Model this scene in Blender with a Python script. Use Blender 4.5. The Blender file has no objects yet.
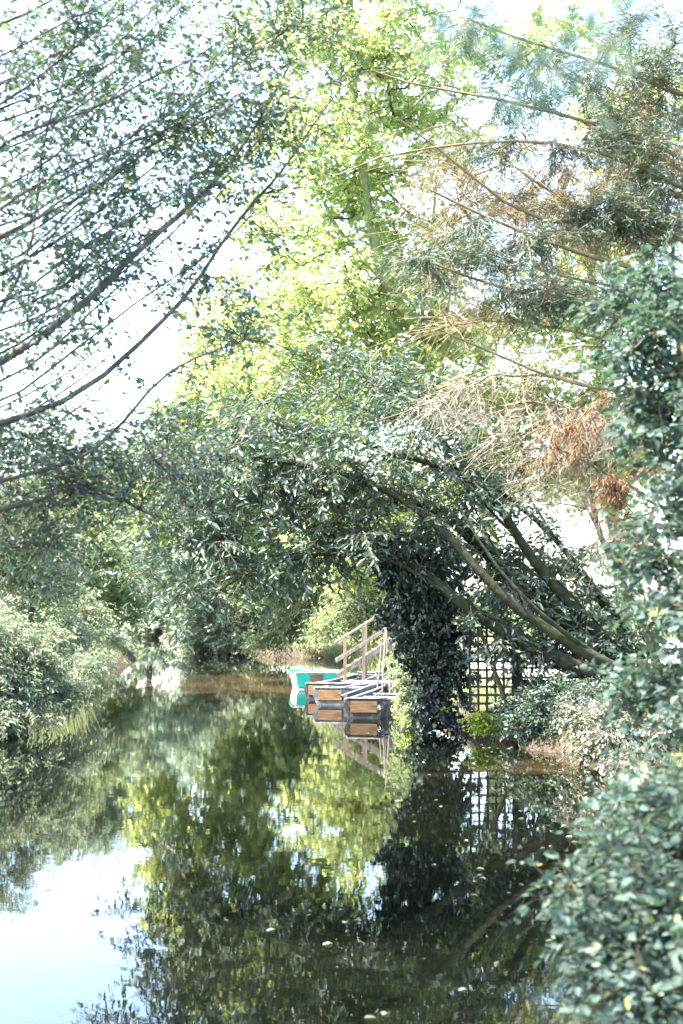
import bpy, math, numpy as np
from mathutils import Vector
rng = np.random.default_rng(11)
sc = bpy.context.scene
COL = sc.collection
R = math.radians

# ------------------------------------------------------------------ camera
HC = 2.6; FPX = 1422.2; PITCH = math.atan(97/1422.2)
cp, sp_ = math.cos(PITCH), math.sin(PITCH)
def P(px, py, d):
    """point on the ray through a pixel, at world depth Y = d"""
    u = (px-341.5)/FPX; v = (512-py)/FPX
    y = cp - v*sp_; z = sp_ + v*cp
    k = d/y
    return np.array([u*k, d, HC + z*k])
cd = bpy.data.cameras.new('camera'); cam = bpy.data.objects.new('camera', cd); COL.objects.link(cam)
cam.location = (0,0,HC); cam.rotation_euler = (R(90)+PITCH,0,0)
cd.sensor_fit = 'VERTICAL'; cd.sensor_height = 36; cd.sensor_width = 24; cd.lens = 50
cd.clip_start = 0.05; cd.clip_end = 6000
cd.dof.use_dof = True; cd.dof.focus_distance = 32; cd.dof.aperture_fstop = 2.2
sc.camera = cam

# ------------------------------------------------------------------ light
SUN_AZ, SUN_EL = R(-96), R(57)
w = bpy.data.worlds.new("World"); sc.world = w; w.use_nodes = True
nt = w.node_tree; bg = nt.nodes['Background']
sky = nt.nodes.new('ShaderNodeTexSky'); sky.sky_type = 'NISHITA'; sky.sun_disc = False
sky.sun_elevation = SUN_EL; sky.sun_rotation = SUN_AZ; sky.dust_density = 2.6; sky.air_density = 1.0; sky.ozone_density = 1.0
nt.links.new(sky.outputs[0], bg.inputs[0]); bg.inputs[1].default_value = 0.15
sd = bpy.data.lights.new('sun', 'SUN'); sd.energy = 4.6; sd.angle = R(0.53); sd.color = (1,.94,.84)
so = bpy.data.objects.new('sun', sd); COL.objects.link(so)
sdir = Vector((math.sin(SUN_AZ)*math.cos(SUN_EL), math.cos(SUN_AZ)*math.cos(SUN_EL), math.sin(SUN_EL)))
so.rotation_euler = (-sdir).to_track_quat('-Z','Y').to_euler(); so.location = (-20,10,40)
sc.view_settings.view_transform = 'Standard'; sc.view_settings.look = 'None'
sc.view_settings.exposure = 3.2; sc.view_settings.gamma = 1.0
sc.cycles.use_denoising = True
sc.cycles.max_bounces = 8; sc.cycles.diffuse_bounces = 4; sc.cycles.glossy_bounces = 3; sc.cycles.transmission_bounces = 5
sc.cycles.caustics_reflective = False; sc.cycles.caustics_refractive = False
sc.cycles.sample_clamp_indirect = 8

# ------------------------------------------------------------------ materials
def newmat(name):
    m = bpy.data.materials.new(name); m.use_nodes = True
    n = m.node_tree.nodes; return m, m.node_tree, n, m.node_tree.links, n['Principled BSDF']
def ramp(n, stops):
    r = n.new('ShaderNodeValToRGB'); e = r.color_ramp.elements
    while len(e) < len(stops): e.new(0.5)
    for i,(p,c) in enumerate(stops): e[i].position = p; e[i].color = (*c,1)
    return r
def leafmat(name, stops, transl, tf, rough=.45, spec=.5):
    m,t,n,l,b = newmat(name)
    at = n.new('ShaderNodeAttribute'); at.attribute_name = 'rnd'
    r = ramp(n, stops); l.new(at.outputs['Fac'], r.inputs[0])
    l.new(r.outputs[0], b.inputs['Base Color']); b.inputs['Roughness'].default_value = rough
    b.inputs['Specular IOR Level'].default_value = spec
    tr = n.new('ShaderNodeBsdfTranslucent')
    mc = n.new('ShaderNodeMix'); mc.data_type='RGBA'; mc.blend_type='MIX'; mc.inputs[0].default_value=.65
    l.new(r.outputs[0], mc.inputs[6]); mc.inputs[7].default_value = (*transl,1)
    l.new(mc.outputs[2], tr.inputs[0])
    mx = n.new('ShaderNodeMixShader'); mx.inputs[0].default_value = tf
    l.new(b.outputs[0], mx.inputs[1]); l.new(tr.outputs[0], mx.inputs[2])
    l.new(mx.outputs[0], n['Material Output'].inputs[0]); return m
def noisemat(name, c1, c2, scale, rough=.8, bump=.3, c3=None, spec=.3, stretch=None, detail=6):
    m,t,n,l,b = newmat(name)
    tc = n.new('ShaderNodeTexCoord'); no = n.new('ShaderNodeTexNoise'); no.inputs['Scale'].default_value = scale; no.inputs['Detail'].default_value = detail
    src = tc.outputs['Object']
    if stretch:
        mp = n.new('ShaderNodeMapping'); mp.inputs['Scale'].default_value = stretch; l.new(src, mp.inputs[0]); src = mp.outputs[0]
    l.new(src, no.inputs[0])
    st = [(.3,c1),(.7,c2)] if c3 is None else [(.3,c1),(.52,c2),(.68,c3)]
    r = ramp(n, st); l.new(no.outputs[0], r.inputs[0]); l.new(r.outputs[0], b.inputs['Base Color'])
    b.inputs['Roughness'].default_value = rough; b.inputs['Specular IOR Level'].default_value = spec
    if bump:
        bp = n.new('ShaderNodeBump'); bp.inputs['Strength'].default_value = bump; bp.inputs['Distance'].default_value = .02
        l.new(no.outputs[0], bp.inputs['Height']); l.new(bp.outputs[0], b.inputs['Normal'])
    return m
M = {}
M['leaf_left'] = leafmat('beech_leaf', [(0,(.048,.074,.066)),(.5,(.080,.112,.098)),(.93,(.12,.155,.125)),(.975,(.12,.15,.07)),(1,(.35,.27,.04))], (.12,.22,.05), .30, .5, .45)
M['leaf_laurel'] = leafmat('laurel_leaf', [(0,(.040,.064,.048)),(.5,(.064,.096,.074)),(.96,(.10,.135,.095)),(1,(.2,.18,.06))], (.14,.24,.09), .28, .46, .5)
M['leaf_ivy'] = leafmat('ivy_leaf', [(0,(.018,.032,.022)),(.6,(.036,.056,.038)),(1,(.065,.09,.055))], (.06,.12,.03), .12, .28, .7)
M['leaf_bright'] = leafmat('maple_leaf', [(0,(.10,.16,.08)),(.5,(.145,.21,.10)),(.92,(.20,.25,.12)),(1,(.32,.27,.06))], (.64,.71,.22), .58, .5, .35)
M['leaf_mid'] = leafmat('hazel_leaf', [(0,(.08,.115,.07)),(.5,(.12,.16,.085)),(1,(.18,.21,.10))], (.45,.54,.2), .42, .5, .4)
M['leaf_willow'] = leafmat('willow_leaf', [(0,(.08,.115,.08)),(.5,(.115,.15,.105)),(1,(.2,.23,.15))], (.38,.46,.22), .38, .5, .4)
M['leaf_near'] = leafmat('elder_leaf', [(0,(.036,.062,.048)),(.45,(.062,.095,.078)),(.9,(.10,.132,.112)),(1,(.2,.2,.07))], (.14,.25,.12), .25, .75, .2)
M['leaf_variegated'] = leafmat('pale_bramble_leaf', [(0,(.035,.055,.035)),(.5,(.07,.09,.06)),(.8,(.2,.2,.16)),(1,(.42,.36,.33))], (.2,.22,.1), .2, .45, .5)
M['leaf_far_hazed'] = leafmat('haze_paled_far_leaf', [(0,(.10,.14,.10)),(.5,(.16,.20,.15)),(1,(.24,.27,.20))], (.45,.55,.32), .45, .5, .4)  # distance haze and brightness painted in as a paler leaf colour
M['leaf_lime'] = leafmat('lime_leaf', [(0,(.2,.28,.05)),(.5,(.3,.38,.06)),(1,(.4,.45,.08))], (.5,.6,.08), .45, .5, .4)
M['needle'] = leafmat('cypress_frond', [(0,(.040,.062,.050)),(.5,(.062,.090,.070)),(1,(.10,.13,.09))], (.1,.16,.05), .2, .55, .35)
M['needle_dead'] = leafmat('dead_frond', [(0,(.08,.05,.03)),(.5,(.15,.09,.05)),(1,(.25,.16,.09))], (.28,.16,.08), .25, .7, .2)
M['reed'] = leafmat('reed_blade', [(0,(.08,.12,.05)),(.5,(.15,.18,.07)),(1,(.32,.29,.14))], (.35,.4,.12), .35, .5, .3)
M['bark'] = noisemat('grey_brown_bark', (.035,.030,.026), (.11,.10,.09), 9, .85, .6, stretch=(1,1,.35))
M['bark_moss'] = noisemat('mossy_bark', (.010,.009,.007), (.024,.028,.012), 9, .85, .9, c3=(.038,.045,.018))
M['bark_ochre'] = noisemat('ochre_bark', (.10,.075,.04), (.24,.19,.11), 6, .85, .4)
M['bark_green'] = noisemat('green_algae_bark', (.09,.11,.05), (.18,.21,.09), 4, .8, .4)
M['twig_dead'] = noisemat('bleached_dead_twig', (.13,.095,.07), (.36,.30,.25), 12, .8, 0)
M['twig'] = noisemat('brown_twig', (.05,.04,.03), (.10,.085,.06), 5, .8, 0)

# ------------------------------------------------------------------ mesh helpers
def link(name, me, mat, parent=None):
    if mat is not None: me.materials.append(mat)
    o = bpy.data.objects.new(name, me); COL.objects.link(o)
    if parent is not None:
        o.parent = parent; o.matrix_parent_inverse.identity()
    return o
def raw_mesh(name, V, loops, starts, rnd=None, smooth=False):
    me = bpy.data.meshes.new(name)
    V = np.ascontiguousarray(V, dtype=np.float32)
    me.vertices.add(len(V)); me.vertices.foreach_set('co', V.ravel())
    me.loops.add(len(loops)); me.loops.foreach_set('vertex_index', np.ascontiguousarray(loops, dtype=np.int32))
    me.polygons.add(len(starts)); me.polygons.foreach_set('loop_start', np.ascontiguousarray(starts, dtype=np.int32))
    if smooth: me.polygons.foreach_set('use_smooth', np.ones(len(starts), dtype=bool))
    if rnd is not None:
        a = me.attributes.new('rnd', 'FLOAT', 'POINT'); a.data.foreach_set('value', np.ascontiguousarray(rnd, dtype=np.float32))
    me.update(calc_edges=True); return me
def norm(a): return a/np.maximum(np.linalg.norm(a, axis=-1, keepdims=True), 1e-9)
TPL = {
 # x along the leaf, y across, z up;  vertices, faces
 'oval': (np.array([(0,0,0),(.28,.5,.10),(.68,.40,.06),(1,0,-.10),(.68,-.40,.06),(.28,-.5,.10)]), [(0,3,2,1),(0,5,4,3)]),
 'long': (np.array([(0,0,0),(.35,.5,.05),(.75,.34,-.02),(1,0,-.16),(.75,-.34,-.02),(.35,-.5,.05)]), [(0,3,2,1),(0,5,4,3)]),
 'rhomb': (np.array([(0,0,0),(.45,.5,.06),(1,0,-.05),(.45,-.5,.06)]), [(0,2,1),(0,3,2)]),
 'lobed': (np.array([(0,0,0),(-.08,.34,.02),(.20,.20,.02),(.35,.62,0),(.55,.24,.03),(1,0,-.08),(.55,-.24,.03),(.35,-.62,0),(.20,-.20,.02),(-.08,-.34,.02)]),
            [(0,2,1),(0,4,3,2),(0,5,4),(0,6,5),(0,8,7,6),(0,9,8)]),
 'strip': (np.array([(0,.5,0),(0,-.5,0),(1,-.15,0),(1,.15,0)]), [(0,1,2,3)]),
}
def leaves_mesh(name, pos, dr, nr, size, width, tpl, rnd):
    T, F = TPL[tpl]; K = len(T); N = len(pos)
    x = norm(dr); z = norm(nr - (nr*x).sum(1,keepdims=True)*x); y = np.cross(z, x)
    s = size[:,None,None]; wv = (size*width)[:,None,None]
    V = pos[:,None,:] + x[:,None,:]*(T[None,:,0:1]*s) + y[:,None,:]*(T[None,:,1:2]*wv) + z[:,None,:]*(T[None,:,2:3]*s)
    fl = np.concatenate([np.array(f) for f in F]); lens = np.array([len(f) for f in F])
    loops = (fl[None,:] + (np.arange(N)*K)[:,None]).ravel()
    st = np.concatenate([[0], np.cumsum(lens)[:-1]]); starts = (st[None,:] + (np.arange(N)*len(fl))[:,None]).ravel()
    return raw_mesh(name, V.reshape(-1,3), loops, starts, np.repeat(rnd, K))
def tubes(chains):
    """chains: list of (pts (n,3), radii (n,)) -> V, quads"""
    Vs=[]; Fs=[]; base=0
    for pts, rad in chains:
        pts = np.asarray(pts,float); rad = np.asarray(rad,float); n=len(pts)
        if n < 2: continue
        rm = rad.max(); k = 4 if rm < .012 else 6 if rm < .05 else 9 if rm < .12 else 14
        t = np.gradient(pts, axis=0); t = norm(t)
        up = np.array([0,0,1.]) if abs(t[0,2]) < .9 else np.array([1.,0,0])
        a = norm(np.cross(t, up)); b = np.cross(t, a)
        an = np.arange(k)/k*2*math.pi
        ring = pts[:,None,:] + rad[:,None,None]*(a[:,None,:]*np.cos(an)[None,:,None] + b[:,None,:]*np.sin(an)[None,:,None])
        Vs.append(ring.reshape(-1,3))
        i = np.arange(n-1)[:,None]*k; j = np.arange(k)[None,:]; j2 = (j+1)%k
        q = np.stack([i+j, i+j2, i+k+j2, i+k+j], -1).reshape(-1,4) + base
        Fs.append(q); base += n*k
    if not Vs: return None
    return np.concatenate(Vs), np.concatenate(Fs)
def tube_mesh(name, chains):
    r = tubes(chains)
    if r is None: return None
    V,F = r; return raw_mesh(name, V, F.ravel(), np.arange(len(F))*4, smooth=True)
def twig_mesh(name, A, B, r0):
    """thin 3-sided twigs from A to B with a sagging middle, many at once"""
    N = len(A); d = norm(B-A); up = np.tile([0.,0,1.],(N,1)); a = norm(np.cross(d, up)+1e-6); b = np.cross(d,a)
    L = np.linalg.norm(B-A,axis=1)
    mid = (A+B)/2 + np.array([0,0,.06])*L[:,None]
    an = np.arange(3)/3*2*math.pi; V=[]
    for c, rr in ((A,r0),(mid,r0*.75),(B,r0*.35)):
        V.append(c[:,None,:] + rr*(a[:,None,:]*np.cos(an)[None,:,None]+b[:,None,:]*np.sin(an)[None,:,None]))
    V = np.concatenate(V,1).reshape(-1,3)
    F=[]
    for s in (0,3):
        for j in range(3): F.append((s+j, s+(j+1)%3, s+3+(j+1)%3, s+3+j))
    F = np.array(F); F = (F[None]+ (np.arange(N)*9)[:,None,None]).reshape(-1,4)
    return raw_mesh(name, V, F.ravel(), np.arange(len(F))*4)
def thing(name, label, cat, loc=(0,0,0), rz=0, group=None):
    o = bpy.data.objects.new(name, None); COL.objects.link(o); o.location = loc; o.rotation_euler=(0,0,rz)
    o.empty_display_size = .3
    o['label']=label; o['category']=cat
    if group: o['group']=group
    return o
def struct(o, kind='structure'):
    o['kind']=kind; return o

# ------------------------------------------------------------------ tree growing
def resample(pts, step, jit):
    pts = np.asarray(pts,float); out=[pts[0]]
    for a,b in zip(pts[:-1],pts[1:]):
        n = max(1,int(np.linalg.norm(b-a)/step))
        for i in range(1,n+1):
            p = a+(b-a)*i/n
            out.append(p + (rng.normal(0,jit,3) if i<n else 0))
    return np.array(out)
def smooth(p, it=2):
    p = p.copy()
    for _ in range(it): p[1:-1] = .25*p[:-2]+.5*p[1:-1]+.25*p[2:]
    return p
def tree(name, label, cat, trunk, limbs, blobs, leaf, group=None, bark='bark', twigmat=None, crown_name='crown',
         step=.4, jit=.03, rtwig=.006, taper=2.3, tw=5, twl=(.35,.8), lpt=9, size=.09, width=.55, tpl='oval', droop=.25,
         lean=(0,0,0), nup=.5, spread=1.0, rtrunk=None, twig_r=.0035, leaf_jit=.03, along=.0, limb_parts=True, cut=None, leafskip=0.0, sag=.0, maxlen=1e9):
    """trunk: (points, r0, r1); limbs: list of (points, r0, r1); blobs: (centre, radii(3), n targets)"""
    base = np.array(trunk[0][0],float)
    root = thing(name, label, cat, base, 0, group)
    pos=[]; par=[]; fr=[]; owner=[]
    def add_line(pts, r0, r1, own, attach):
        pts = smooth(resample(pts, step, jit),1); n=len(pts); idx=[]
        p = attach
        for i,q in enumerate(pts):
            if i==0 and attach is not None and np.linalg.norm(q-pos[attach])<.05: idx.append(attach); continue
            pos.append(q); par.append(-1 if p is None else p); fr.append(r0+(r1-r0)*i/max(1,n-1)); owner.append(own); p=len(pos)-1; idx.append(p)
        return idx
    add_line(trunk[0], trunk[1], trunk[2], 0, None)
    for k,(pts,r0,r1) in enumerate(limbs):
        A = np.array(pos); i = int(np.argmin(((A-np.array(pts[0]))**2).sum(1)))
        pts2 = [A[i]]+list(pts) if np.linalg.norm(A[i]-pts[0])>.08 else [A[i]]+list(pts[1:])
        add_line(pts2, r0, r1, k+1, i)
    nskel=len(pos)
    # targets
    T=[]; RC=[]
    for c,r,n in blobs:
        v = norm(rng.normal(size=(n,3)))*(rng.random((n,1))**.45)
        T.append(np.array(c)+v*np.array(r))
    if along:
        ln=[i for i in range(nskel) if owner[i]>0 and (fr[i]<.05)]
        pk=rng.choice(ln,int(along)); bp_=np.array(pos)[pk]
        T.append(bp_+np.stack([rng.uniform(.1,1.1,len(pk)),rng.normal(0,.35,len(pk)),rng.normal(.25,.45,len(pk))],-1))
    T = np.concatenate(T) if T else np.zeros((0,3))
    if len(T):
        T[:,2] = np.maximum(T[:,2], .25)
        if cut is not None: T = T[~cut(T)]
    A = np.zeros((nskel+len(T)*60,3)); A[:nskel]=pos; cnt=nskel
    if len(T):
        d0 = ((T[:,None,:]-A[None,:nskel:2,:])**2).sum(2).min(1); order=np.argsort(d0)
    ends=[]
    for ti in (order if len(T) else []):
        t=T[ti]; dd=np.sqrt(((A[:cnt]-t)**2).sum(1)); 
        dd = dd + np.where(np.arange(cnt)<nskel, 0, .25)
        i=int(np.argmin(dd)); s=A[i]; L=np.linalg.norm(t-s); n=min(50,max(2,int(L/step)))
        tang = s-A[par[i]] if par[i]>=0 else np.array([0,0,1.]); tang = tang/max(1e-6,np.linalg.norm(tang))
        c1 = s+tang*L*.35; c2 = t-(t-s)*.3+np.array([0,0,sag*L])
        u=np.linspace(0,1,n+1)[1:,None]
        pts=(1-u)**3*s+3*(1-u)**2*u*c1+3*(1-u)*u**2*c2+u**3*t
        pts[:-1]+=rng.normal(0,jit,(n-1,3))*.8 if n>1 else 0
        p=i; ids=[]
        for q in pts:
            if cnt>=len(A): A=np.concatenate([A,np.zeros((5000,3))])
            A[cnt]=q; pos.append(q); par.append(p); fr.append(0); owner.append(-1); p=cnt; cnt+=1; ids.append(p)
        ends.append(ids)
    N=len(pos); Pn=np.array(pos); r=np.zeros(N); acc=np.zeros(N); par=np.array(par); big=np.full(N,-1); bigr=np.zeros(N)
    for i in range(N-1,-1,-1):
        r[i]=max((acc[i])**(1/taper) if acc[i]>0 else rtwig*.6, rtwig*.6, fr[i])
        if owner[i]>=0: r[i]=max(fr[i], min(r[i], fr[i]*1.15))
        p=par[i]
        if p>=0:
            acc[p]+=max(r[i],rtwig)**taper
            same = owner[p]==owner[i]
            score = r[i]+(10 if (same and owner[i]>=0) else 0)
            if score>bigr[p]: bigr[p]=score; big[p]=i
    # chains
    chains={}; cid=[]
    comp_of=np.full(N,-1)
    for i in range(N):
        if owner[i]<0: comp_of[i]= i if owner[par[i]]>=0 else comp_of[par[i]]
    for i in range(N):
        if par[i]<0 or big[par[i]]!=i or (owner[i]!=owner[par[i]] ):
            ids=[i]; j=i
            while big[j]>=0 and owner[big[j]]==owner[j]: j=big[j]; ids.append(j)
            pts=Pn[ids]; rr=r[ids]
            if par[i]>=0:
                pts=np.vstack([Pn[par[i]],pts]); rr=np.concatenate([[min(r[par[i]],rr[0]*1.25)],rr])
            chains.setdefault(owner[i],[]).append((pts-base, rr))
            if owner[i]<0: cid.append(comp_of[i])
    bm_=M[bark]
    if 0 in chains: link('trunk', tube_mesh('trunk',chains[0]), bm_, root)
    for k in range(1,len(limbs)+1):
        if k in chains:
            link('limb', tube_mesh('limb',chains[k]), bm_, root)
    if -1 in chains:
        comp={}
        for ch,ci in zip(chains[-1],cid): comp.setdefault(ci,[]).append(ch)
        if len(comp)<=90:
            for v in comp.values(): link('branch', tube_mesh('branch',v), M[twigmat] if twigmat else bm_, root)
        else: link('branches', tube_mesh('branches',chains[-1]), M[twigmat] if twigmat else bm_, root)
    # twigs and leaves
    if len(ends) and tw>0:
        S=[];D=[]
        allids = [i for ids in ends for i in ids[-3:]]
        for ids in ends:
            last=ids[-min(len(ids),max(2,int(len(ids)*.6))):]
            for q in rng.integers(0,len(last),tw):
                i=last[q]; p=par[i]; tg=Pn[i]-Pn[p] if p>=0 else np.array([0,0,1.])
                f=rng.random(); S.append(Pn[p]+(Pn[i]-Pn[p])*f)
                tg = tg/max(1e-6,np.linalg.norm(tg)); D.append(tg)
        S=np.array(S);D=np.array(D); n=len(S)
        rd=norm(rng.normal(size=(n,3))*np.array([1,1,.55]))
        D=norm(D*.6+rd*spread+np.array(lean)); L=rng.uniform(twl[0],twl[1],n)
        E=S+D*L[:,None]; E[:,2]-=droop*L*.6
        tm=twig_mesh('twigs',S-base,E-base,twig_r); link('twigs',tm,M[twigmat] if twigmat else bm_,root)
        if leaf:
            k=lpt; u=(np.arange(k)+rng.random((n,k)))/k; u=.15+.87*u
            pos_=S[:,None,:]+(E-S)[:,None,:]*u[:,:,None]
            pos_[:,:,2]+=(.06*4*u*(1-u)*.5)*L[:,None]
            d=(E-S)/np.maximum(L,1e-6)[:,None]
            side=norm(np.cross(d,np.array([0,0,1.]))+1e-6)
            sg=np.where(np.arange(k)%2==0,1.,-1.)[None,:,None]
            ld=d[:,None,:]*rng.uniform(.35,1.,(n,k,1))+side[:,None,:]*sg*rng.uniform(.5,1.,(n,k,1))+rng.normal(0,.28,(n,k,3))
            ld[:,:,2]-=droop*rng.uniform(.4,1.6,(n,k))
            nn=rng.normal(0,1,(n,k,3))*(1-nup)+np.array([0,0,1.])*nup*1.2
            pp=(pos_+rng.normal(0,leaf_jit,(n,k,3))).reshape(-1,3); ld=ld.reshape(-1,3); nn=nn.reshape(-1,3)
            sz=size*rng.uniform(.4,1.3,n*k)
            tone=np.clip(np.repeat(rng.normal(.45,.16,n),k)+rng.normal(0,.14,n*k),0,.93)
            tone[rng.random(n*k)<.012]=1.
            keep=(pp[:,2]>.05)&(rng.random(n*k)>leafskip)
            me=leaves_mesh('leaves',pp[keep]-base,ld[keep],nn[keep],sz[keep],width,tpl,tone[keep])
            link(crown_name,me,M[leaf],root)
    return root
def B(px,py,d,rx,ry,rd,n):
    k=d/FPX; return (P(px,py,d),(rx*k,rd,ry*k),n)
def PL(*a): return [P(*q) for q in a]

# ------------------------------------------------------------------ river and banks
Lbank=[(-9,-40),(-8,0),(-7.2,8),(-7,16),(-7,29),(-7.2,35),(-8.8,52),(-11,75),(-15.5,100),(-19.5,125),(-26,160),(-60,200)]
Rbank=[(2.5,-40),(2.3,0),(2.2,5),(3.2,12),(4.5,18),(4.9,22),(4.1,26),(3.3,28),(2.5,31),(2.3,36),(2.6,41),(1.6,46),(1.7,56),(1.3,68),(-.5,76),(-4,80),(-8,84),(-11,92),(-13.5,110),(-17,135),(-21,160),(-55,206)]
def bx(bank,y):
    a=np.array(bank); return np.interp(y,a[:,1],a[:,0])
wob=lambda y,s:.25*np.sin(y*1.3+s)+.15*np.sin(y*3.1+2*s)
def vn(x,y,sd=0):
    return (np.sin(x*.9+sd)*np.cos(y*.7-sd)+.5*np.sin(x*2.3+y*1.7+sd)+.25*np.sin(x*5.1-y*4.3))/1.75
def dist_in(x,y):
    """signed distance across the river: >0 in the water"""
    return np.minimum(x-(bx(Lbank,y)+wob(y,0)), (bx(Rbank,y)+wob(y,1.7))-x)
def ground_z(x,y):
    d=dist_in(x,y)
    out=np.clip(-d,0,None)
    z=np.where(d>0,-np.clip(d*.5,0,1.2), .55*(1-np.exp(-out/.45))+.35*(1-np.exp(-out/8))+.05*vn(x*2,y*2))
    far=np.clip((np.hypot(x,y)-150)/400,0,1)
    return z+far*1.5*(d<=0)
def grid():
    u=np.concatenate([-np.geomspace(2000,45,18),np.arange(-40,-28,1.2),np.arange(-28,9,.28),np.arange(9,40,1.2),np.geomspace(45,2000,18)])
    v=np.concatenate([-np.geomspace(800,12,10),np.arange(-10,20,.8),np.arange(20,60,.35),np.arange(60,100,.7),np.arange(100,210,1.),np.geomspace(215,4000,18)])
    X,Y=np.meshgrid(u,v); Z=ground_z(X,Y); V=np.stack([X,Y,Z],-1).reshape(-1,3)
    nu,nv=len(u),len(v); i=np.arange(nv-1)[:,None]*nu; j=np.arange(nu-1)[None,:]
    F=np.stack([i+j,i+j+1,i+nu+j+1,i+nu+j],-1).reshape(-1,4)
    return raw_mesh('ground',V,F.ravel(),np.arange(len(F))*4,smooth=True)
def ground_mat():
    m,t,n,l,b=newmat('bank_earth_and_grass')
    g=n.new('ShaderNodeNewGeometry'); sx=n.new('ShaderNodeSeparateXYZ'); l.new(g.outputs['Position'],sx.inputs[0])
    n1=n.new('ShaderNodeTexNoise'); n1.inputs['Scale'].default_value=1.6; n1.inputs['Detail'].default_value=8; l.new(g.outputs['Position'],n1.inputs[0])
    n2=n.new('ShaderNodeTexNoise'); n2.inputs['Scale'].default_value=14; n2.inputs['Detail'].default_value=6; l.new(g.outputs['Position'],n2.inputs[0])
    so_=ramp(n,[(.3,(.022,.017,.012)),(.55,(.05,.037,.026)),(.78,(.11,.085,.062))]); l.new(n2.outputs[0],so_.inputs[0])
    gr=ramp(n,[(.3,(.06,.08,.03)),(.6,(.11,.14,.05)),(.8,(.2,.2,.09))]); l.new(n2.outputs[0],gr.inputs[0])
    ad=n.new('ShaderNodeMath'); ad.operation='MULTIPLY_ADD'; l.new(n1.outputs[0],ad.inputs[0]); ad.inputs[1].default_value=.9; l.new(sx.outputs[2],ad.inputs[2])
    mr=n.new('ShaderNodeMapRange'); mr.inputs[1].default_value=.85; mr.inputs[2].default_value=1.15; l.new(ad.outputs[0],mr.inputs[0])
    mx=n.new('ShaderNodeMix'); mx.data_type='RGBA'; l.new(mr.outputs[0],mx.inputs[0]); l.new(so_.outputs[0],mx.inputs[6]); l.new(gr.outputs[0],mx.inputs[7])
    l.new(mx.outputs[2],b.inputs['Base Color']); b.inputs['Roughness'].default_value=.95; b.inputs['Specular IOR Level'].default_value=.2
    bp=n.new('ShaderNodeBump'); bp.inputs['Distance'].default_value=.06; bp.inputs['Strength'].default_value=.7; l.new(n2.outputs[0],bp.inputs['Height']); l.new(bp.outputs[0],b.inputs['Normal'])
    return m
struct(link('ground',grid(),ground_mat()))
def water_mat():
    m,t,n,l,b=newmat('murky_river_water')
    b.inputs['Base Color'].default_value=(.10,.072,.032,1); b.inputs['Roughness'].default_value=.0; b.inputs['IOR'].default_value=1.42
    g=n.new('ShaderNodeNewGeometry')
    nb=n.new('ShaderNodeTexNoise'); nb.inputs['Scale'].default_value=.35; nb.inputs['Detail'].default_value=5; l.new(g.outputs['Position'],nb.inputs[0])
    prev=nb.outputs[0]
    # brown shallows with sunlit water painted in, by the punts and right bank
    for (cx,cy,rad,amt) in ((-1.2,50,13,.46),(4.2,23,3.6,.3)):
        vd=n.new('ShaderNodeVectorMath'); vd.operation='DISTANCE'; l.new(g.outputs['Position'],vd.inputs[0]); vd.inputs[1].default_value=(cx,cy,0)
        mr=n.new('ShaderNodeMapRange'); mr.inputs[1].default_value=rad; mr.inputs[2].default_value=rad*.3; mr.inputs[3].default_value=0; mr.inputs[4].default_value=amt; l.new(vd.outputs['Value'],mr.inputs[0])
        ad=n.new('ShaderNodeMath'); ad.operation='ADD'; l.new(prev,ad.inputs[0]); l.new(mr.outputs[0],ad.inputs[1]); prev=ad.outputs[0]
    rc=ramp(n,[(.4,(.0015,.0022,.0014)),(.72,(.0035,.0038,.002)),(1,(.055,.038,.018))]); l.new(prev,rc.inputs[0]); l.new(rc.outputs[0],b.inputs['Base Color'])
    def nz(scale,st,detail):
        mp=n.new('ShaderNodeMapping'); mp.inputs['Scale'].default_value=st; l.new(g.outputs['Position'],mp.inputs[0])
        no=n.new('ShaderNodeTexNoise'); no.inputs['Scale'].default_value=scale; no.inputs['Detail'].default_value=detail; l.new(mp.outputs[0],no.inputs[0]); return no
    a=nz(.9,(1,.8,1),2); c=nz(5,(1,1.0,1),3)
    b1=n.new('ShaderNodeBump'); b1.inputs['Strength'].default_value=1; b1.inputs['Distance'].default_value=.0011; l.new(a.outputs[0],b1.inputs['Height'])
    b2=n.new('ShaderNodeBump'); b2.inputs['Strength'].default_value=1; b2.inputs['Distance'].default_value=.00042; l.new(c.outputs[0],b2.inputs['Height']); l.new(b1.outputs[0],b2.inputs['Normal'])
    l.new(b2.outputs[0],b.inputs['Normal']); return m
wm=raw_mesh('water',np.array([(-90,-60,0),(60,-60,0),(60,215,0),(-90,215,0)],float),[0,1,2,3],[0])
struct(link('water',wm,water_mat()))

# ------------------------------------------------------------------ trees and shrubs
def P3(x,y,z): return np.array([x,y,z],float)
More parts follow.
